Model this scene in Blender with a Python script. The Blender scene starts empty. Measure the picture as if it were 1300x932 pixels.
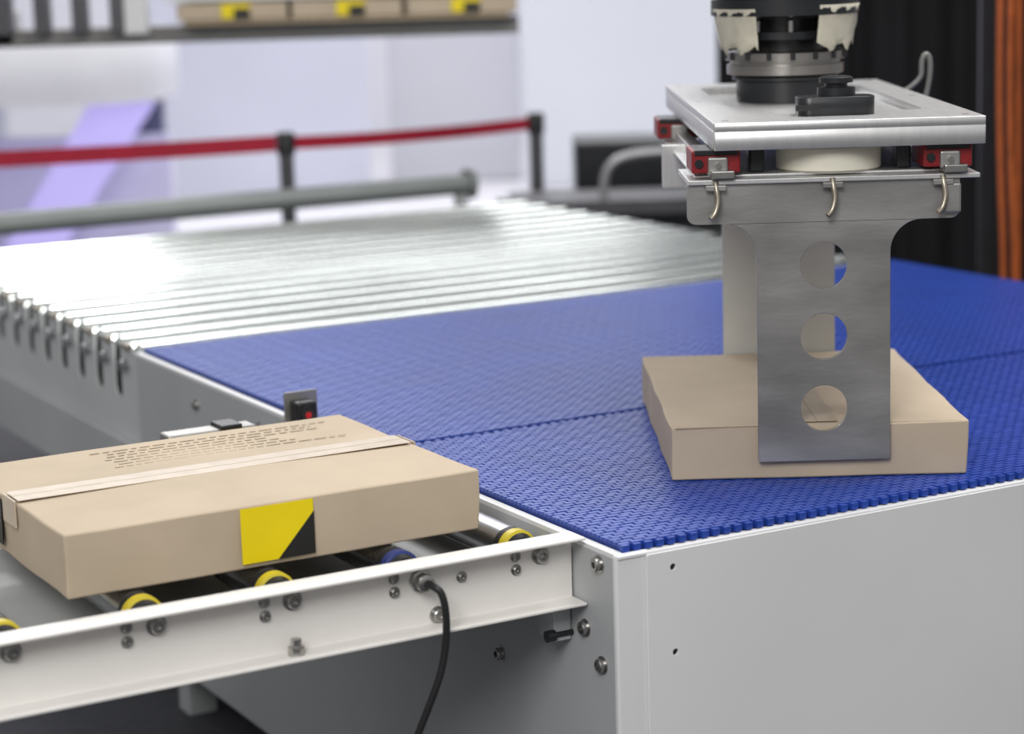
import bpy, bmesh, math, random
from mathutils import Matrix, Vector
random.seed(4)
S=bpy.context.scene
COL=S.collection
try:
    S.view_settings.view_transform='Standard'
except Exception: pass
ZB=0.75                      # belt height above the floor
ROT=math.radians(29.183)     # conveyor line direction
OX,OY=0.128,2.685            # front corner of the belt table

# ------------------------------------------------------------------ materials
def mat(name,col,rough=.5,metal=0.,ns=0.,nv=.12,bump=0.,bs=60.,stretch=None,emit=None,es=1.,rvar=0.,coat=0.):
    m=bpy.data.materials.new(name); m.use_nodes=True
    nt=m.node_tree; b=nt.nodes['Principled BSDF']
    b.inputs['Base Color'].default_value=(*col,1); b.inputs['Roughness'].default_value=rough
    b.inputs['Metallic'].default_value=metal
    if coat: b.inputs['Coat Weight'].default_value=coat
    tc=nt.nodes.new('ShaderNodeTexCoord'); mp=nt.nodes.new('ShaderNodeMapping')
    nt.links.new(tc.outputs['Object'],mp.inputs['Vector'])
    if stretch: mp.inputs['Scale'].default_value=stretch
    if ns:
        n=nt.nodes.new('ShaderNodeTexNoise'); n.inputs['Scale'].default_value=ns; n.inputs['Detail'].default_value=5
        nt.links.new(mp.outputs[0],n.inputs['Vector'])
        r=nt.nodes.new('ShaderNodeValToRGB'); e=r.color_ramp.elements
        e[0].position=.3; e[1].position=.7
        e[0].color=(*[c*(1-nv) for c in col],1); e[1].color=(*[min(1,c*(1+nv)) for c in col],1)
        nt.links.new(n.outputs['Fac'],r.inputs['Fac']); nt.links.new(r.outputs[0],b.inputs['Base Color'])
        if rvar:
            mr=nt.nodes.new('ShaderNodeMapRange'); mr.inputs['To Min'].default_value=rough-rvar; mr.inputs['To Max'].default_value=rough+rvar
            nt.links.new(n.outputs['Fac'],mr.inputs['Value']); nt.links.new(mr.outputs[0],b.inputs['Roughness'])
    if bump:
        n2=nt.nodes.new('ShaderNodeTexNoise'); n2.inputs['Scale'].default_value=bs; n2.inputs['Detail'].default_value=3
        nt.links.new(mp.outputs[0],n2.inputs['Vector'])
        bp=nt.nodes.new('ShaderNodeBump'); bp.inputs['Strength'].default_value=bump; bp.inputs['Distance'].default_value=.002
        nt.links.new(n2.outputs['Fac'],bp.inputs['Height']); nt.links.new(bp.outputs[0],b.inputs['Normal'])
    if emit:
        b.inputs['Emission Color'].default_value=(*emit,1); b.inputs['Emission Strength'].default_value=es
    return m
M_belt=mat('blue_belt_plastic',(.018,.058,.34),.38,0,6,.10)
M_beltgap=mat('belt_hinge_gap',(.011,.036,.23),.55,0,8,.1)
M_white=mat('white_powder_coat',(.73,.73,.73),.45,0,3,.03,bump=.05,bs=300)
M_grey=mat('grey_powder_coat',(.42,.43,.435),.5,0,4,.05,bump=.05,bs=300)
M_cream=mat('cream_powder_coat',(.79,.765,.725),.45,0,5,.04,bump=.05,bs=200)
M_dark=mat('interior_shade',(.025,.027,.032),.7,0,5,.2)  # near-black colour standing in for shade inside frames, slots and gaps
M_black=mat('black_anodised',(.013,.014,.016),.35,0,20,.2)
M_rubber=mat('black_rubber',(.012,.012,.013),.55,0,30,.2)
M_steel=mat('brushed_steel',(.37,.36,.345),.42,.75,7,.18,bump=.08,bs=60,stretch=(1,1,3),rvar=.08)
M_back=mat('pale_steel',(.62,.62,.58),.42,.3,9,.08)
M_alu=mat('machined_aluminium',(.68,.675,.67),.38,.7,14,.06,bump=.05,bs=80,stretch=(8,1,1))
M_zinc=mat('zinc_bolt',(.46,.45,.43),.3,1,60,.15)
M_roller=mat('galvanised_roller',(.68,.72,.69),.17,1,3,.16,bump=.05,bs=4,stretch=(.5,1,1),rvar=.05)
M_roller2=mat('steel_roller',(.40,.41,.42),.28,1,9,.15,rvar=.05)
M_card=mat('cardboard',(.505,.41,.30),.8,0,7,.08,bump=.25,bs=35,stretch=(1,1,1))
M_card2=mat('cardboard_edge',(.36,.28,.19),.85,0,20,.1)
M_ink=mat('faded_print_ink',(.445,.36,.262),.8,0,40,.1)
M_tape=mat('packing_tape',(.52,.425,.315),.28,0,25,.10,bump=.3,bs=40)
M_yel=mat('yellow_label',(.85,.66,.0),.45,0,15,.04)
M_blk=mat('black_label',(.012,.012,.012),.45,0,15,.1)
M_ycap=mat('yellow_cap',(.55,.44,.02),.45,0,15,.06)
M_bcap=mat('blue_cap',(.02,.035,.16),.4,0,15,.04)
M_red=mat('red_carriage',(.24,.010,.013),.4,0,25,.15)
M_redbelt=mat('red_webbing',(.40,.006,.03),.6,0,10,.1)
M_nylon=mat('cream_nylon',(.82,.78,.65),.5,0,12,.04)
M_mask=mat('masking_tape',(.50,.47,.38),.7,0,18,.18,bump=.5,bs=40)
M_brass=mat('bronze_tube',(.36,.32,.26),.35,.8,30,.1)
M_orange=mat('orange_cable',(.38,.085,.014),.5,0,20,.2)
M_post=mat('barrier_post',(.10,.10,.11),.4,.3,20,.1)
M_curt=mat('black_curtain',(.006,.006,.008),.85,0,3,.3)
M_floor=mat('hall_floor',(.74,.73,.77),.25,0,.6,.06)
M_carpet=mat('booth_carpet',(.045,.046,.055),.9,0,40,.2,bump=.4,bs=200)
M_wall=mat('hall_wall',(.70,.70,.76),.8,0,.5,.04)
M_p1=mat('exhibit_panel_lilac',(.59,.60,.70),.6,0,.8,.06)
M_p2=mat('exhibit_panel_white',(.66,.68,.73),.6,0,.8,.04)
M_p3=mat('exhibit_panel_grey',(.61,.61,.66),.6,0,.8,.06)
M_beam=mat('violet_beam_glow',(.40,.36,.66),.5,0,2,.1,emit=(.52,.45,.93),es=.5)  # glow put into the material to imitate a beam of violet light
M_redeye=mat('red_lens',(.35,.01,.01),.15,0,10,.1,emit=(1,.02,.01),es=.08)

# ------------------------------------------------------------------ helpers
class Grp:
    def __init__(s,name,off,conv=False):
        s.off=Vector(off); e=bpy.data.objects.new(name,None); e.empty_display_size=.1
        COL.objects.link(e)
        if conv:
            c,n=math.cos(ROT),math.sin(ROT)
            e.location=(OX+off[0]*c-off[1]*n, OY+off[0]*n+off[1]*c, ZB+off[2]); e.rotation_euler=(0,0,ROT)
        else: e.location=(off[0],off[1],ZB+off[2])
        s.e=e
    def add(s,name,me,m,smooth=False,bev=0.,seg=2):
        ms=m if isinstance(m,(list,tuple)) else [m]
        for x in ms: me.materials.append(x)
        o=bpy.data.objects.new(name,me); COL.objects.link(o); o.parent=s.e
        me.transform(Matrix.Translation(-s.off))
        if smooth:
            for p in me.polygons: p.use_smooth=True
            try: me.set_sharp_from_angle(angle=math.radians(40))
            except Exception: pass
        if bev:
            b=o.modifiers.new('bevel','BEVEL'); b.width=bev; b.segments=seg; b.limit_method='ANGLE'; b.angle_limit=.6
        return o
    def box(s,name,x0,x1,y0,y1,z0,z1,m,bev=.0):
        v=[(x,y,z) for x in (x0,x1) for y in (y0,y1) for z in (z0,z1)]
        f=[(0,1,3,2),(4,6,7,5),(0,4,5,1),(2,3,7,6),(0,2,6,4),(1,5,7,3)]
        me=bpy.data.meshes.new(name); me.from_pydata(v,[],f); return s.add(name,me,m,bev=bev)
    def boxes(s,name,L,m,bev=0.):
        v=[];f=[]
        for x0,x1,y0,y1,z0,z1 in L:
            n=len(v); v+=[(x,y,z) for x in (x0,x1) for y in (y0,y1) for z in (z0,z1)]
            f+=[tuple(n+i for i in q) for q in [(0,1,3,2),(4,6,7,5),(0,4,5,1),(2,3,7,6),(1,5,7,3)]]
        me=bpy.data.meshes.new(name); me.from_pydata(v,[],f); return s.add(name,me,m,bev=bev)
    def lathe(s,name,c,prof,axis,m,seg=48):
        bm=bmesh.new(); rings=[]
        for r,h in prof:
            ring=[]
            for i in range(seg):
                t=2*math.pi*i/seg; u,w=r*math.cos(t),r*math.sin(t)
                p={'z':(u,w,h),'y':(u,h,-w),'x':(h,u,w)}[axis]
                ring.append(bm.verts.new((c[0]+p[0],c[1]+p[1],c[2]+p[2])))
            rings.append(ring)
        for a,b in zip(rings,rings[1:]):
            for i in range(seg):
                bm.faces.new((a[i],a[(i+1)%seg],b[(i+1)%seg],b[i]))
        bm.faces.new(list(reversed(rings[0]))); bm.faces.new(rings[-1])
        bmesh.ops.recalc_face_normals(bm,faces=bm.faces)
        me=bpy.data.meshes.new(name); bm.to_mesh(me); bm.free()
        return s.add(name,me,m,smooth=True)
    def cyl(s,name,c,r,h,axis,m,seg=32,ch=.0):
        if ch: return s.lathe(name,c,[(r-ch,0),(r,ch),(r,h-ch),(r-ch,h)],axis,m,seg)
        return s.lathe(name,c,[(r,0),(r,h)],axis,m,seg)
    def plate(s,name,loops,th,pos,plane,m,bev=.0):
        """flat plate with holes; loops in 2-D, plane 'xz' / 'yz' / 'xy', pos = offset along the normal"""
        cu=bpy.data.curves.new(name,'CURVE'); cu.dimensions='2D'; cu.fill_mode='BOTH'; cu.extrude=th/2
        for L in loops:
            sp=cu.splines.new('POLY'); sp.points.add(len(L)-1)
            for i,p in enumerate(L): sp.points[i].co=(p[0],p[1],0,1)
            sp.use_cyclic_u=True
        t=bpy.data.objects.new('tmp',cu); COL.objects.link(t)
        dg=bpy.context.evaluated_depsgraph_get(); dg.update()
        me=bpy.data.meshes.new_from_object(t.evaluated_get(dg)); bpy.data.objects.remove(t)
        bm=bmesh.new(); bm.from_mesh(me); bmesh.ops.remove_doubles(bm,verts=bm.verts,dist=1e-5)
        for v in bm.verts:
            u,w,n=v.co
            v.co={'xz':(u,pos+n,w),'yz':(pos+n,u,w),'xy':(u,w,pos+n)}[plane]
        bmesh.ops.recalc_face_normals(bm,faces=bm.faces)
        bm.to_mesh(me); bm.free(); me.name=name
        me.materials.clear()
        return s.add(name,me,m,bev=bev,seg=1)
    def tube(s,name,pts,r,m,res=6,smooth=True):
        cu=bpy.data.curves.new(name,'CURVE'); cu.dimensions='3D'; cu.bevel_depth=r; cu.bevel_resolution=4; cu.use_fill_caps=True
        sp=cu.splines.new('NURBS' if smooth else 'POLY'); sp.points.add(len(pts)-1)
        for i,p in enumerate(pts): sp.points[i].co=(*p,1)
        if smooth: sp.order_u=3; sp.use_endpoint_u=True; sp.resolution_u=res
        t=bpy.data.objects.new('tmp',cu); COL.objects.link(t)
        dg=bpy.context.evaluated_depsgraph_get(); dg.update()
        me=bpy.data.meshes.new_from_object(t.evaluated_get(dg)); bpy.data.objects.remove(t); me.name=name
        me.materials.clear()
        return s.add(name,me,m,smooth=True)
def circ(cx,cy,r,n=40): return [(cx+r*math.cos(2*math.pi*i/n),cy+r*math.sin(2*math.pi*i/n)) for i in range(n)]
def rrect(x0,x1,y0,y1,r,n=6):
    P=[]
    for (cx,cy,a) in [(x1-r,y1-r,0),(x0+r,y1-r,90),(x0+r,y0+r,180),(x1-r,y0+r,270)]:
        for i in range(n+1):
            t=math.radians(a+90*i/n); P.append((cx+r*math.cos(t),cy+r*math.sin(t)))
    return P
def bolt(g,name,c,r,axis,sgn,m=None):
    m=m or M_zinc
    g.lathe(name+'_washer',c,[(r*1.35,0),(r*1.35,sgn*.0015)],axis,m,24)
    g.lathe(name,c,[(r,0),(r,sgn*r*.85),(r*.85,sgn*r*1.0),(r*.5,sgn*r*1.0),(r*.45,sgn*r*.45)],axis,m,18)

# ------------------------------------------------------------------ belt table
W,D1,D2=1.89,.69,1.775
T=Grp('belt_conveyor_table',(0.95,.9,0),True)
def belt(name,b0,b1):
    T.box(name+'_core',0.004,W-.002,b0+.002,b1-.002,-.014,-.0024,M_beltgap,.002)
    L=[];pa,pb=.0210,.0104
    nb=int((b1-b0)/pb)
    for j in range(nb):
        y0=b0+j*pb+.0010; y1=y0+pb-.0021
        off=(j%2)*pa/2
        x=0.002; i=0
        while x<W-.001:
            x1=min(W, (i+1)*pa-off)
            if x1-x>.005: L.append((x+.0013,x1-.0013,y0,y1,-.0045,0 if (i*3+j)%4 else -.0006))
            x=max(x,x1); i+=1
    T.boxes(name+'_links',L,M_belt)
belt('front_belt',0.0,D1-.006)
belt('rear_belt',D1+.006,D2)
T.boxes('front_hinge_teeth',[(x*.0176+.003,x*.0176+.0135,-.006,.003,-.010,-.001) for x in range(int(W/.0176))],M_belt)
T.boxes('joint_teeth',[(x*.0176+.003,x*.0176+.0125,D1-.009,D1-.002,-.010,-.001) for x in range(int(W/.0176))],M_belt)
T.box('joint_strip',-.004,W,D1-.002,D1+.005,-.02,-.006,M_rubber)
T.box('joint_nose_clip',-.030,.030,D1-.006,D1+.012,-.010,.003,M_alu,.002)
# frame
T.box('core_body',.002,W+.003,.0,D2,-.60,-.02,M_dark)
T.box('left_side_panel',-.012,.0,-.006,D2,-.62,-.014,M_grey,.002)
T.box('left_top_lip',-.012,.002,-.006,D2,-.016,-.009,M_white,.001)
T.box('front_corner_post',-.012,.040,-.013,-.003,-.62,-.010,M_white,.003)
T.plate('front_panel',[rrect(.032,W+.03,-.62,-.015,.004),circ(.072,-.037,.0045,20),circ(.074,-.152,.0045,20)],.004,-.0155,'xz',M_white,.0008)
T.box('front_panel_backing',.04,W+.03,-.0125,-.0115,-.61,-.02,M_dark)
T.box('front_top_lip',-.01,W+.03,-.015,.0,-.016,-.0115,M_white,.001)
T.box('right_side_panel',W+.004,W+.03,-.008,D2,-.62,-.012,M_white,.002)
T.box('rear_panel',0,W,D2-.01,D2,-.62,-.06,M_grey)
for i,(a,b) in enumerate([(.03,.03),(W-.06,.03),(.03,D2-.08),(W-.06,D2-.08)]):
    T.box('leg_%d'%(i+1),a,a+.06,b,b+.06,-.75,-.60,M_grey,.003)
for i,(b,z,r) in enumerate([(.028,-.030,.009),(.065,-.125,.009),(.024,-.165,.009),(.115,-.14,.008),(.30,-.225,.009),(1.15,-.05,.008),(1.45,-.06,.008)]):
    bolt(T,'side_bolt_%d'%i,(-.012,b,z),r,'x',-1)
T.cyl('pin_stem',(-.012,.10,-.14),.004,-.030,'x',M_black,16)
T.cyl('pin_head',(-.040,.10,-.14),.008,-.012,'x',M_black,24)

# ------------------------------------------------------------------ roller conveyor behind
R=Grp('roller_conveyor',(0.95,2.7,0),True)
RP=.119; RR=.047; B0=1.845; NR=15
for i in range(NR):
    b=B0+i*RP
    R.lathe('roller_%d'%(i+1),(.012,b,-.051),[(.022,0),(RR-.008,.001),(RR,.010),(RR,W-.034),(RR-.008,W-.025),(.022,W-.024)],'x',M_roller,64)
BE=B0+NR*RP-.03
def notched(a,name,m):
    P=[(D2+.003,-.33),(BE+.12,-.33),(BE+.12,-.012)]
    for i in reversed(range(NR)):
        c=B0+(i+.5)*RP; w=.022
        P.append((c+w,-.012)); 
        for k in range(9):
            t=math.pi*k/8; P.append((c+w*math.cos(t),-.098-w*math.sin(t)))
        P.append((c-w,-.012))
    P.append((D2+.003,-.012))
    return R.plate(name,[P],.005,a,'yz',m,.0008)
M_grey2=mat('grey_side_plate',(.52,.53,.53),.5,0,4,.05)
notched(-.004,'notched_plate_left',M_grey2); notched(W+.002,'notched_plate_right',M_grey2)
R.box('slot_shade_sheet',.006,.010,D2+.01,BE+.11,-.32,-.02,M_dark)  # added dark sheet, paints the shade seen through the slots
R.box('lower_rail_left',-.022,-.008,D2+.003,BE+.12,-.33,-.20,M_grey,.003)
R.box('lower_rail_right',W+.006,W+.02,D2+.003,BE+.12,-.33,-.12,M_grey,.003)
R.box('gap_shade_tray',.012,W-.01,D2+.02,BE+.1,-.16,-.13,M_dark)  # added dark tray, paints the shade between the rollers
for i in range(NR):
    b=B0+i*RP
    R.cyl('axle_%d'%(i+1),(-.006,b,-.045),.012,-.016,'x',M_roller2,16)
    R.box('axle_clip_%d'%(i+1),-.016,-.002,b-.03,b+.005,-.010,.001,M_brass,.002)
R.lathe('end_stop_tube',(-.3,BE+.10,.042),[(.030,0),(.032,.004),(.032,2.07),(.048,2.07),(.048,2.09),(.03,2.09)],'x',mat('tube_grey',(.22,.24,.235),.45,.2,8,.06),32)
R.box('end_stop_bracket_left',.1,.14,BE+.09,BE+.11,-.2,.02,M_grey)
R.box('end_stop_bracket_right',W-.16,W-.12,BE+.09,BE+.11,-.2,.02,M_grey)
for i,(a,b) in enumerate([(.02,D2+.15),(W-.08,D2+.15),(.02,BE-.1),(W-.08,BE-.1)]):
    R.box('leg_%d'%(i+1),a,a+.06,b,b+.06,-.75,-.30,M_grey,.003)

# ------------------------------------------------------------------ infeed conveyor
I=Grp('infeed_roller_conveyor',(-.6,.4,0),True)
A0,A1=-1.35,-.015
ZR=-.0365
def channel(name,b0,b1,z0,z1,openfront,m):
    t=.004
    if openfront: pts=[(b0,z1),(b0,z1-t),(b1-t,z1-t),(b1-t,z0+t),(b0,z0+t),(b0,z0),(b1,z0),(b1,z1)]
    else: pts=[(b1,z1),(b1,z1-t),(b0+t,z1-t),(b0+t,z0+t),(b1,z0+t),(b1,z0),(b0,z0),(b0,z1)]
    v=[(a,p[0],p[1]) for a in (A0,A1) for p in pts]; n=len(pts)
    f=[(i,(i+1)%n,n+(i+1)%n,n+i) for i in range(n)]+[tuple(reversed(range(n))),tuple(range(n,2*n))]
    me=bpy.data.meshes.new(name); me.from_pydata(v,[],f); bm=bmesh.new(); bm.from_mesh(me); bmesh.ops.recalc_face_normals(bm,faces=bm.faces); bm.to_mesh(me); bm.free()
    return I.add(name,me,m,bev=.0012)
channel('front_rail',.055,.096,-.092,0.0,True,M_cream)
channel('rear_rail',.745,.785,-.092,0.0,False,M_cream)
I.box('rear_guard_strip',A0,-.12,.748,.780,.001,.022,M_ycap,.001)
for k in range(8):
    a=-.050-.176*k
    I.lathe('roller_%d'%(k+1),(a,.196,ZR),[(.018,0),(.025,.002),(.025,.535),(.018,.537)],'y',M_roller2,32)
    cap=M_bcap if k in (1,5) else M_ycap
    I.lathe('roller_collar_%d'%(k+1),(a,.168,ZR),[(.021,0),(.0260,.003),(.0260,.016)],'y',cap,32)
    I.lathe('roller_hub_%d'%(k+1),(a,.158,ZR),[(.009,0),(.019,.002),(.0225,.011)],'y',M_black,24)
    I.lathe('roller_ring_%d'%(k+1),(a,.184,ZR),[(.0254,0),(.0254,.012)],'y',M_rubber,32)
    I.cyl('roller_axle_%d'%(k+1),(a,.096,ZR),.006,.65,'y',M_zinc,16)
    if k!=1: bolt(I,'axle_bolt_%d'%(k+1),(a-.013,.092,-.024),.0095,'y',-1)
    bolt(I,'bolt_upper_%d'%(k+1),(a-.050,.092,-.020),.0055,'y',-1)
    bolt(I,'bolt_lower_%d'%(k+1),(a-.050,.092,-.038),.0055,'y',-1)
bolt(I,'bolt_spare_a',(-.180,.092,-.034),.0055,'y',-1)
bolt(I,'bolt_spare_b',(-.216,.092,-.078),.0085,'y',-1)
I.lathe('cable_gland',(-.240,.092,-.028),[(.015,0),(.015,-.008),(.012,-.009),(.012,-.020),(.009,-.022)],'y',M_zinc,8)
I.lathe('bottom_gland',(-.420,.075,-.088),[(.011,0),(.011,.010),(.007,.012),(.007,.020)],'z',M_zinc,8)
I.tube('power_cable',[(-.240,.080,-.028),(-.240,.050,-.027),(-.233,.044,-.034),(-.229,.042,-.06),(-.229,.044,-.10),(-.236,.048,-.14),(-.25,.055,-.18),(-.27,.07,-.24),(-.28,.10,-.32),(-.27,.13,-.45),(-.25,.14,-.60),(-.25,.14,-.745)],.0048,M_rubber)
I.box('cross_tie_a',-.30,-.26,.098,.745,-.09,-.075,M_grey)
I.box('cross_tie_b',-1.0,-.96,.098,.745,-.09,-.075,M_grey)
I.box('belly_pan',A0,-.02,.12,.72,-.080,-.074,M_grey)
for i,(a,b) in enumerate([(-.98,.10),(-.98,.70)]):
    I.box('leg_%d'%(i+1),a,a+.045,b,b+.045,-.75,-.075,M_grey,.003)
for i,b in enumerate((.10,.70)):
    I.box('table_bracket_%d'%(i+1),-.04,-.0135,b,b+.04,-.15,-.02,M_grey,.002)
I.box('guide_profile',-.31,-.165,.79,.83,.008,.040,M_steel,.003)
I.box('guide_profile_slot',-.305,-.17,.788,.7905,.019,.030,M_black)
I.box('guide_foot',-.26,-.22,.76,.80,.0,.010,M_steel,.002)
I.box('guide_clamp',-.225,-.19,.785,.832,.038,.046,M_black,.002)

# photo-eye sensor
Q=Grp('photoelectric_sensor',(-.05,.85,.03),True)
Q.box('housing',-.070,-.036,.845,.880,.014,.052,M_black,.004)
Q.cyl('lens_ring',(-.055,.846,.034),.012,-.007,'y',M_rubber,24,.001)
Q.cyl('lens',(-.055,.840,.032),.0055,-.002,'y',M_redeye,16)
Q.box('bracket_plate',-.078,-.020,.881,.885,-.02,.064,M_steel,.001)
Q.box('bracket_foot',-.036,-.0135,.86,.885,-.10,-.015,M_steel,.002)

# ------------------------------------------------------------------ cartons
def carton(name,F,H,org,conv,zb):
    g=Grp(name,org,conv)
    bm=bmesh.new()
    cx=sum(p[0] for p in F)/4; cy=sum(p[1] for p in F)/4
    def inset(p,k): return (p[0]+(cx-p[0])*k,p[1]+(cy-p[1])*k)
    base=[bm.verts.new((*inset(p,.006),zb)) for p in F]
    top=[bm.verts.new((*p,zb+H)) for p in F]
    for i in range(4): bm.faces.new((base[i],base[(i+1)%4],top[(i+1)%4],top[i]))
    bm.faces.new(list(reversed(base))); bm.faces.new(top)
    bmesh.ops.subdivide_edges(bm,edges=[e for e in bm.edges],cuts=9,use_grid_fill=True)
    for w in bm.verts:
        hx=(w.co.z-zb)/H
        w.co.x+=.0012*math.sin(w.co.y*31+w.co.z*40); w.co.y+=.0012*math.sin(w.co.x*27+w.co.z*35)
        if hx>.99: w.co.z+=.002*math.cos((w.co.x-cx)*9)*math.cos((w.co.y-cy)*7)-.001
    bmesh.ops.recalc_face_normals(bm,faces=bm.faces)
    me=bpy.data.meshes.new('body'); bm.to_mesh(me); bm.free()
    g.add('body',me,M_card,smooth=True,bev=.0025)
    return g
z1=-.0095; H1=.0835; zt=z1+H1
c1=[(-.663,.203),(-.090,.203),(-.090,.640),(-.663,.635)]
K1=carton('cardboard_box',c1,H1,(-.375,.42,z1),True,z1)
K1.box('tape_top',-.660,-.094,.395,.450,zt+.0004,zt+.0012,M_tape)
K1.box('flap_seam',-.660,-.094,.4222,.4229,zt+.0011,zt+.0014,M_card2)
K1.box('tape_end',-.0895,-.0875,.395,.450,zt-.035,zt+.0008,M_tape)
K1.box('tape_end_left',-.6655,-.6635,.395,.450,zt-.035,zt+.0008,M_tape)
K1.plate('label_yellow',[[(-.434,zt-.076),(-.334,zt-.076),(-.334,zt-.004),(-.434,zt-.004)]],.0012,.2010,'xz',M_yel)
K1.plate('label_black',[[(-.385,zt-.076),(-.3335,zt-.076),(-.3335,zt-.020)]],.0012,.2002,'xz',M_blk)
K1.plate('label_end',[[(.455,zt-.070),(.53,zt-.070),(.53,zt-.008),(.455,zt-.008)]],.0012,-.6662,'yz',M_blk)
# very faint printed text near the rear edge of the lid
L=[]
for r_ in range(7):
    b=.50+.0165*r_; a=-.50+random.uniform(0,.03)
    end=-.13-random.uniform(0,.12)
    while a<end:
        w_=random.uniform(.006,.022); L.append((a,min(a+w_,end),b,b+.0035,zt+.0004,zt+.0008)); a+=w_+.005
K1.boxes('printed_text',L,M_ink)
c2=[(.222,3.012),(.645,3.006),(.640,3.572),(.216,3.566)]
K2=carton('cardboard_box',c2,.079,(.43,3.29,0),False,.0005)
K2.box('tape_top',.405,.460,3.02,3.555,.0799,.0807,M_tape)
K2.box('tape_front',.405,.460,3.0055,3.0075,.035,.0805,M_tape)
K2.box('flap_seam',.431,.432,3.02,3.555,.0806,.0810,M_card2)
K2.box('flap_edge_front',.228,.636,3.0085,3.0095,.0775,.0785,M_card2)

# ------------------------------------------------------------------ gripper
G=Grp('gripper_tool',(.447,3.3,.45))
cxp=.4385; hw=.0935
def arc(cx,cy,r,a0,a1,n=10): return [(cx+r*math.cos(math.radians(a0+(a1-a0)*i/n)),cy+r*math.sin(math.radians(a0+(a1-a0)*i/n))) for i in range(n+1)]
def jaw(cx,y,name,m,thick=.006):
    L=[(cx-hw+.002,.028),(cx+hw-.002,.028),(cx+hw,.030)]
    fr=.045; zs=.370
    L+=arc(cx+hw+fr,zs-fr,fr,180,90)
    L+=arc(cx+.190-.012,zs+.012,.012,-90,0,5)
    L+=[(cx+.190,.426),(cx-.190,.426)]
    L+=arc(cx-.190+.012,zs+.012,.012,180,270,5)
    L+=arc(cx-hw-fr,zs-fr,fr,90,0)
    L+=[(cx-hw,.030)]
    return G.plate(name,[L,circ(cx,.308,.033),circ(cx,.207,.033),circ(cx,.104,.033)],thick,y,'xz',m,.0006)
jaw(cxp,3.000,'front_jaw_plate',M_steel)
jaw(.4475,3.576,'rear_jaw_plate',M_back)
G.box('front_jaw_flange',.250,.655,2.990,3.16,.426,.4325,M_alu,.001)
G.box('rear_jaw_flange',.255,.640,3.40,3.60,.426,.4325,M_steel,.001)
G.box('cross_plate',.262,.640,3.02,3.62,.433,.4365,M_alu,.001)
for i,(x,y) in enumerate([(.256,3.0),(.578,3.0),(.25,3.58),(.59,3.58)]):
    G.box('carriage_%d'%(i+1),x,x+.068,y,y+.09,.441,.473,M_red,.003)
    G.box('carriage_top_%d'%(i+1),x+.004,x+.064,y-.002,y+.09,.466,.4735,M_black,.001)
    G.box('carriage_end_%d'%(i+1),x+.022,x+.050,y-.008,y+.002,.439,.464,M_steel,.003)
    G.box('rail_end_%d'%(i+1),x+.026,x+.058,y-.020,y+.001,.434,.446,M_zinc,.002)
    G.cyl('carriage_port_%d'%(i+1),(x+.010,y,.455),.006,-.004,'y',M_black,16)
    G.cyl('carriage_grease_%d'%(i+1),(x+.036,y-.008,.453),.004,-.006,'y',M_zinc,12)
G.box('linear_rail_left',.278,.302,3.0,3.84,.4375,.452,M_zinc,.002)
G.box('linear_rail_right',.604,.628,3.0,3.84,.4375,.452,M_zinc,.002)
G.box('side_bracket_left',.243,.283,3.39,3.40,.380,.448,M_alu,.002)
G.box('spring_block_a',.340,.362,3.04,3.08,.4365,.473,M_black,.003)
G.box('spring_block_b',.548,.568,3.04,3.08,.4365,.473,M_black,.003)
G.lathe('nylon_disc',(.457,3.075,.4366),[(.070,0),(.074,.003),(.074,.033),(.07,.037)],'z',M_nylon,64)
# aluminium mounting plate with pocket
yp0,yp1=2.978,3.86
G.plate('mount_plate_lower',[rrect(.285,.660,yp0,yp1,.003,3)],.026,.487,'xy',M_alu,.001)
G.plate('mount_plate_top',[rrect(.285,.660,yp0,yp1,.003,3),rrect(.335,.605,3.13,3.76,.03)],.012,.506,'xy',M_alu,.001)
for i,(x,y) in enumerate([(.305,3.0),(.640,3.0),(.305,3.4),(.640,3.4),(.305,3.8),(.64,3.8)]):
    G.cyl('plate_screw_%d'%i,(x,y+.02,.5115),.005,.001,'z',M_zinc,16)
# latch on top
G.plate('latch_block',[rrect(.413,.522,3.055,3.115,.018)],.026,.525,'xy',M_black,.002)
G.lathe('latch_pin',(.470,3.087,.538),[(.027,0),(.027,.012),(.016,.013),(.016,.018),(.024,.019),(.024,.026),(.02,.028)],'z',M_black,32)
G.box('latch_slot',.408,.440,3.0495,3.054,.520,.528,M_rubber)
# J hooks
for i,x in enumerate((.288,.450,.603)):
    G.tube('release_hook_%d'%(i+1),[(x,2.99,.430),(x,2.985,.423),(x+.003,2.982,.405),(x,2.980,.392),(x-.004,2.978,.384),(x-.009,2.976,.380)],.0042,M_brass)
    G.box('hook_clamp_%d'%(i+1),x-.014,x+.014,2.983,2.991,.418,.4255,M_steel,.001)
G.box('hose_guide',.603,.628,2.985,2.996,.378,.42,M_steel,.003)
M_clip=mat('dull_clip',(.20,.20,.19),.5,.3,20,.1)
G.tube('safety_clip',[(.690,3.62,.46),(.700,3.62,.49),(.708,3.62,.53),(.708,3.62,.56),(.700,3.62,.568),(.693,3.62,.555),(.695,3.62,.52),(.655,3.62,.50)],.0045,M_clip)

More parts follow.
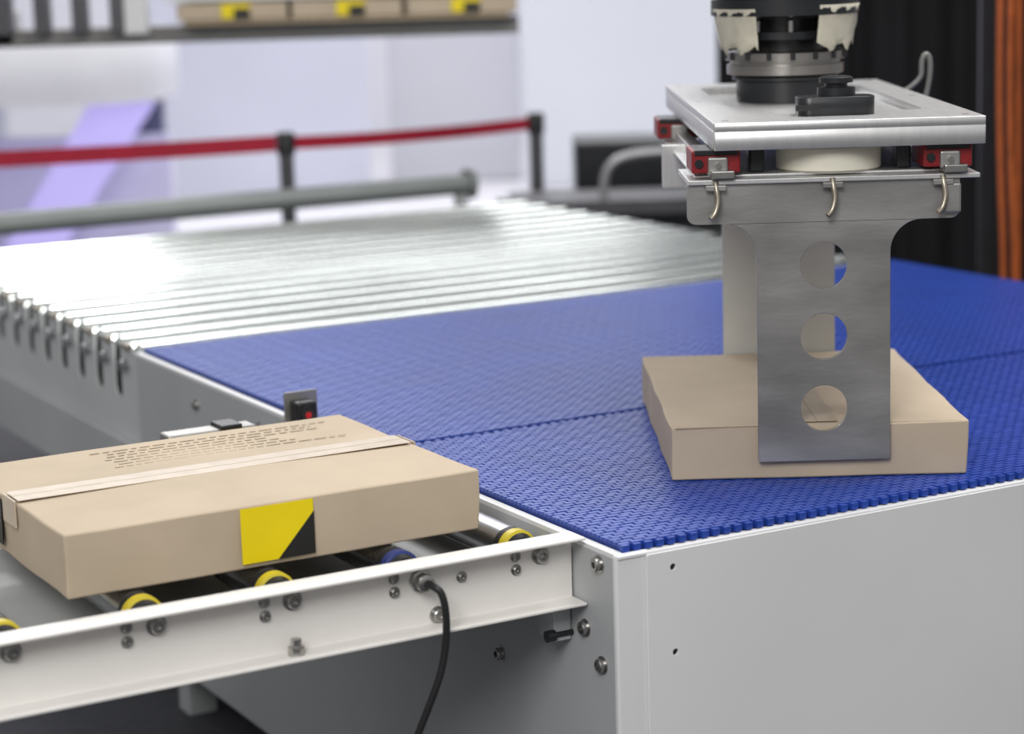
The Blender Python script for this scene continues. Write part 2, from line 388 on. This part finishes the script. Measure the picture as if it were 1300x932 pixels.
# ------------------------------------------------------------------ robot wrist
A=Grp('robot_arm_wrist',(.459,3.56,.7))
c=(.459,3.56,0)
A.lathe('adapter_flange',(c[0],c[1],.5005),[(.080,0),(.080,.034),(.086,.036),(.086,.041),(.078,.043)],'z',M_black,64)
A.lathe('tool_changer',(c[0],c[1],.543),[(.084,0),(.095,.003),(.095,.018),(.090,.019),(.090,.024),(.097,.025),(.097,.038),(.080,.041)],'z',mat('satin_steel',(.36,.34,.32),.3,.95,20,.12),64)
A.lathe('wrist_neck',(c[0],c[1],.584),[(.060,0),(.060,.016),(.085,.018),(.085,.030),(.066,.032),(.066,.05),(.10,.055)],'z',M_black,64)
A.lathe('wrist_body',(c[0],c[1],.638),[(.10,0),(.120,.003),(.120,.028),(.112,.030),(.112,.045),(.125,.05),(.125,.20),(.10,.24)],'z',M_black,64)
A.lathe('elbow_housing',(c[0],c[1]-.10,.93),[(.10,0),(.125,.02),(.125,.30),(.10,.32)],'y',M_black,48)
A.box('forearm',c[0]-.09,c[0]+.09,c[1]+.1,c[1]+.9,.86,1.03,M_black,.03)
for k in range(16):
    t=2*math.pi*k/16
    A.cyl('flange_screw_%d'%k,(c[0]+.0975*math.cos(t),c[1]+.0975*math.sin(t),.570),.004,.012,'z',M_black,10)
    if k%2==0: A.cyl('neck_bolt_%d'%k,(c[0]+.073*math.cos(t),c[1]+.073*math.sin(t),.612),.007,.02,'z',M_zinc,12)
def wrap(name,a0,a1,z0,z1,r):
    bm=bmesh.new(); n=16; k=6; g=[]
    for i in range(n+1):
        t=math.radians(a0+(a1-a0)*i/n); col=[]
        for j in range(k+1):
            lo=z0+.006*math.sin(i*.9+1)+.004*(i%3==0)
            h=lo+(z1-lo)*j/k
            rr=r+.0012*math.sin(i*1.3)*math.cos(j*1.9)-.012*(1-j/k)
            col.append(bm.verts.new((c[0]+rr*math.cos(t),c[1]+rr*math.sin(t),h)))
        g.append(col)
    for i in range(n):
        for j in range(k): bm.faces.new((g[i][j],g[i+1][j],g[i+1][j+1],g[i][j+1]))
    me=bpy.data.meshes.new(name); bm.to_mesh(me); bm.free()
    o=A.add(name,me,M_mask,smooth=True); s=o.modifiers.new('s','SOLIDIFY'); s.thickness=.001
wrap('tape_wrap_left',188,240,.584,.652,.121)
wrap('tape_wrap_right',290,345,.588,.656,.121)

# ------------------------------------------------------------------ background
def flat(name,x0,x1,y0,y1,z0,z1,m,bev=0.):
    g=bpy.data.meshes.new(name)
    v=[(x,y,z) for x in (x0,x1) for y in (y0,y1) for z in (z0,z1)]
    g.from_pydata(v,[],[(0,1,3,2),(4,6,7,5),(0,4,5,1),(2,3,7,6),(0,2,6,4),(1,5,7,3)])
    g.materials.append(m); o=bpy.data.objects.new(name,g); COL.objects.link(o)
    if bev: b=o.modifiers.new('b','BEVEL'); b.width=bev; b.segments=3
    return o
flat('floor',-12,12,-4,18,-.1,-.008,M_floor)
flat('floor_carpet',-12,12,-4,7.9,-.008,0,M_carpet)
flat('wall_back',-12,12,18,18.2,0,6,M_wall)
flat('exhibit_panel',.12,1.42,14,14.1,0,3.2,M_p2,.02)
flat('exhibit_panel',-.78,.10,14.6,14.7,0,3.2,M_p3,.02)
flat('exhibit_panel',-2.25,-.86,13.6,13.7,0,3.2,M_p1,.02)

me=bpy.data.meshes.new('black_curtain'); n=160; v=[]
for i in range(n+1):
    x=.80+3.4*i/n; y=8.2+.05*math.sin(i*.55)+.02*math.sin(i*1.3)
    v+=[(x,y,.0),(x,y,4)]
me.from_pydata(v,[],[(2*i,2*i+2,2*i+3,2*i+1) for i in range(n)]); me.materials.append(M_curt)
o=bpy.data.objects.new('black_curtain',me); COL.objects.link(o)
for p in me.polygons: p.use_smooth=True

# barriers
PO=[(-2.35,6.40),(-.704,6.91),(.102,7.45)]
for x,y in PO:
    b=Grp('barrier_post',(x,y,-.75))
    b.lathe('base',(x,y,-.75),[(.13,0),(.13,.015),(.11,.03),(.03,.045)],'z',M_post,40)
    b.cyl('pole',(x,y,-.71),.024,.88,'z',M_post,24)
    b.lathe('head',(x,y,.14),[(.030,0),(.030,.06),(.026,.07),(.01,.072)],'z',M_black,24)
def ribbon(p,q,z1,z2,h=.045):
    g=Grp('barrier_ribbon',((p[0]+q[0])/2,(p[1]+q[1])/2,.15)); n=20; v=[]
    d=Vector((q[0]-p[0],q[1]-p[1])); d.normalize(); p=(p[0]+d.x*.031,p[1]+d.y*.031); q=(q[0]-d.x*.031,q[1]-d.y*.031)
    for i in range(n+1):
        t=i/n; sag=.008*4*t*(1-t); x=p[0]+(q[0]-p[0])*t; y=p[1]+(q[1]-p[1])*t; z=z1+(z2-z1)*t-sag
        v+=[(x,y,z),(x,y,z+h)]
    me=bpy.data.meshes.new('webbing'); me.from_pydata(v,[],[(2*i,2*i+2,2*i+3,2*i+1) for i in range(n)])
    o=g.add('webbing',me,M_redbelt); s=o.modifiers.new('s','SOLIDIFY'); s.thickness=.002
ribbon(PO[0],PO[1],.160,.150,.052); ribbon(PO[1],PO[2],.153,.153,.042)

# dark side stand with box and bent tube
s=Grp('side_machine_stand',(.4,7.2,-.1))
s.box('top',.0,1.2,6.93,7.27,-.09,-.04,M_post,.004)
s.box('cabinet',.24,1.3,7.62,7.95,-.75,.09,M_black,.01)
s.box('cabinet_link',.5,1.1,7.27,7.62,-.30,-.20,M_black,.01)
for i,(x,y) in enumerate([(.10,6.95),(1.12,6.95),(.10,7.20),(1.12,7.20)]): s.box('leg_%d'%i,x,x+.04,y,y+.04,-.75,-.09,M_post)
s.tube('bent_tube',[(.31,7.0,-.04),(.31,7.0,.02),(.335,7.0,.075),(.40,7.0,.10),(.5,7.0,.105),(.75,7.0,.105),(.79,7.0,.08),(.80,7.0,-.04)],.014,mat('dull_tube',(.42,.42,.43),.35,.6,8,.1))
s.box('lower_shelf',.10,1.16,6.95,7.24,-.5,-.47,M_post)

# orange cable bundle
h=Grp('orange_cable_bundle',(1.3,5.3,0))
for k in range(11):
    x=1.208+.024*k+random.uniform(-.004,.004); y=5.3+random.uniform(-.03,.03); d=random.uniform(-.014,.014)
    h.tube('cable_%d'%(k+1),[(x-.01,y,2.3),(x+d,y,1.2),(x-d,y,.4),(x+.01+d,y,-.2),(x,y,-.745)],.0078,M_orange)
h.box('cable_tray',1.17,1.47,5.35,5.37,-.75,2.3,M_black)

# white counter with glowing slab standing in for the violet light beam
w=Grp('exhibition_counter',(-2.4,10.2,.2))
w.plate('counter_top',[rrect(-4.2,-1.58,9.7,10.9,.35,10)],.27,.27,'xy',mat('counter_white',(.72,.72,.77),.5,0,2,.04),.02)
w.box('counter_core',-3.9,-2.45,10.0,10.7,-.75,.14,M_p2,.02)
pts=[(-1.60,.13),(-1.90,.13),(-2.48,-.75),(-2.22,-.75)]
w.plate('violet_beam',[pts],.05,9.95,'xz',M_beam,.005)
w.box('blue_back',-1.92,-1.66,10.5,10.6,-.40,.13,mat('navy_panel',(.15,.16,.26),.6,0,3,.1))
w.box('violet_base',-4.2,-1.6,10.3,10.4,-.75,-.05,mat('lavender_panel',(.66,.64,.82),.6,0,3,.1))

# second line in the background: elevated beam with cartons
z0=Grp('background_palletiser',(-1.0,7,.6))
z0.box('beam',-1.62,.05,6.95,7.05,.50,.555,mat('beam_grey',(.22,.215,.21),.5,.2,6,.08),.004)
z0.box('fork_plate',-1.0,.02,6.85,7.3,.556,.568,M_card2)
z0.box('column',-2.35,-2.15,6.9,7.1,-.75,1.8,M_white,.01)
z0.box('arm',-2.2,-1.55,6.95,7.05,.50,.62,M_white,.01)
z0.box('bracket',-1.20,-1.12,6.90,6.95,.53,.75,M_white,.01)
for i in range(4):
    z0.box('hanger_%d'%i,-1.60+.12*i,-1.55+.12*i,6.9,6.96,.54,.80,M_post,.004)
for i in range(3):
    x=-1.02+.36*i
    z0.box('carton_%d'%i,x,x+.345,6.85,7.25,.57,.625,M_card,.004)
    z0.box('carton_label_%d'%i,x+.14,x+.23,6.845,6.85,.575,.62,M_yel)
    z0.box('carton_stripe_%d'%i,x+.18,x+.23,6.840,6.845,.575,.605,M_blk)
z0.box('white_tray',-1.05,.08,6.84,7.3,.63,.70,M_white,.004)

# ------------------------------------------------------------------ lights / world
wd=bpy.data.worlds.new('hall_ambient'); S.world=wd; wd.use_nodes=True
nt=wd.node_tree; bg=nt.nodes['Background']
tc=nt.nodes.new('ShaderNodeTexCoord'); sx=nt.nodes.new('ShaderNodeSeparateXYZ'); rp=nt.nodes.new('ShaderNodeValToRGB')
nt.links.new(tc.outputs['Generated'],sx.inputs[0]); nt.links.new(sx.outputs['Z'],rp.inputs['Fac']); nt.links.new(rp.outputs[0],bg.inputs['Color'])
e=rp.color_ramp.elements; e[0].position=0; e[0].color=(.42,.42,.425,1); e[1].position=.7; e[1].color=(.85,.855,.87,1)
bg.inputs['Strength'].default_value=.68
def area(name,loc,rot,sx_,sy_,en,col=(1,1,1)):
    l=bpy.data.lights.new(name,'AREA'); l.shape='RECTANGLE'; l.size=sx_; l.size_y=sy_; l.energy=en; l.color=col
    o=bpy.data.objects.new(name,l); o.location=loc; o.rotation_euler=[math.radians(a) for a in rot]; COL.objects.link(o)
area('front_fill_light',(1.6,3.6,4.6),(0,18,0),1.6,1.6,125,(1,.99,.975))
area('front_fill_light',(-1.0,-1.8,4.0),(48,-8,0),2.0,2.0,180,(1,.99,.975))  # added fill lamp behind the camera, lifts the front faces
area('front_fill_light',(-1.8,9.0,4.4),(-25,0,0),1.6,.5,80,(1,1,.98))
area('front_fill_light',(0,13,5.2),(0,0,0),8,4,460,(.98,.98,1))

# ------------------------------------------------------------------ camera
th,ro=math.radians(9.911),math.radians(-1.661)
fw=Vector((0,math.cos(th),-math.sin(th))); r=Vector((1,0,0)); u=r.cross(fw)
r2=r*math.cos(ro)+u*math.sin(ro); u2=-r*math.sin(ro)+u*math.cos(ro)
cd=bpy.data.cameras.new('camera'); cam=bpy.data.objects.new('camera',cd); COL.objects.link(cam)
m=Matrix((r2,u2,-fw)).transposed().to_4x4(); m.translation=(0,0,1.5); cam.matrix_world=m
cd.lens=2749.1*36/1300; cd.sensor_width=36; cd.shift_y=-44.5/1300; cd.clip_end=100
cd.dof.use_dof=True; cd.dof.focus_distance=3.0; cd.dof.aperture_fstop=2.9
S.camera=cam
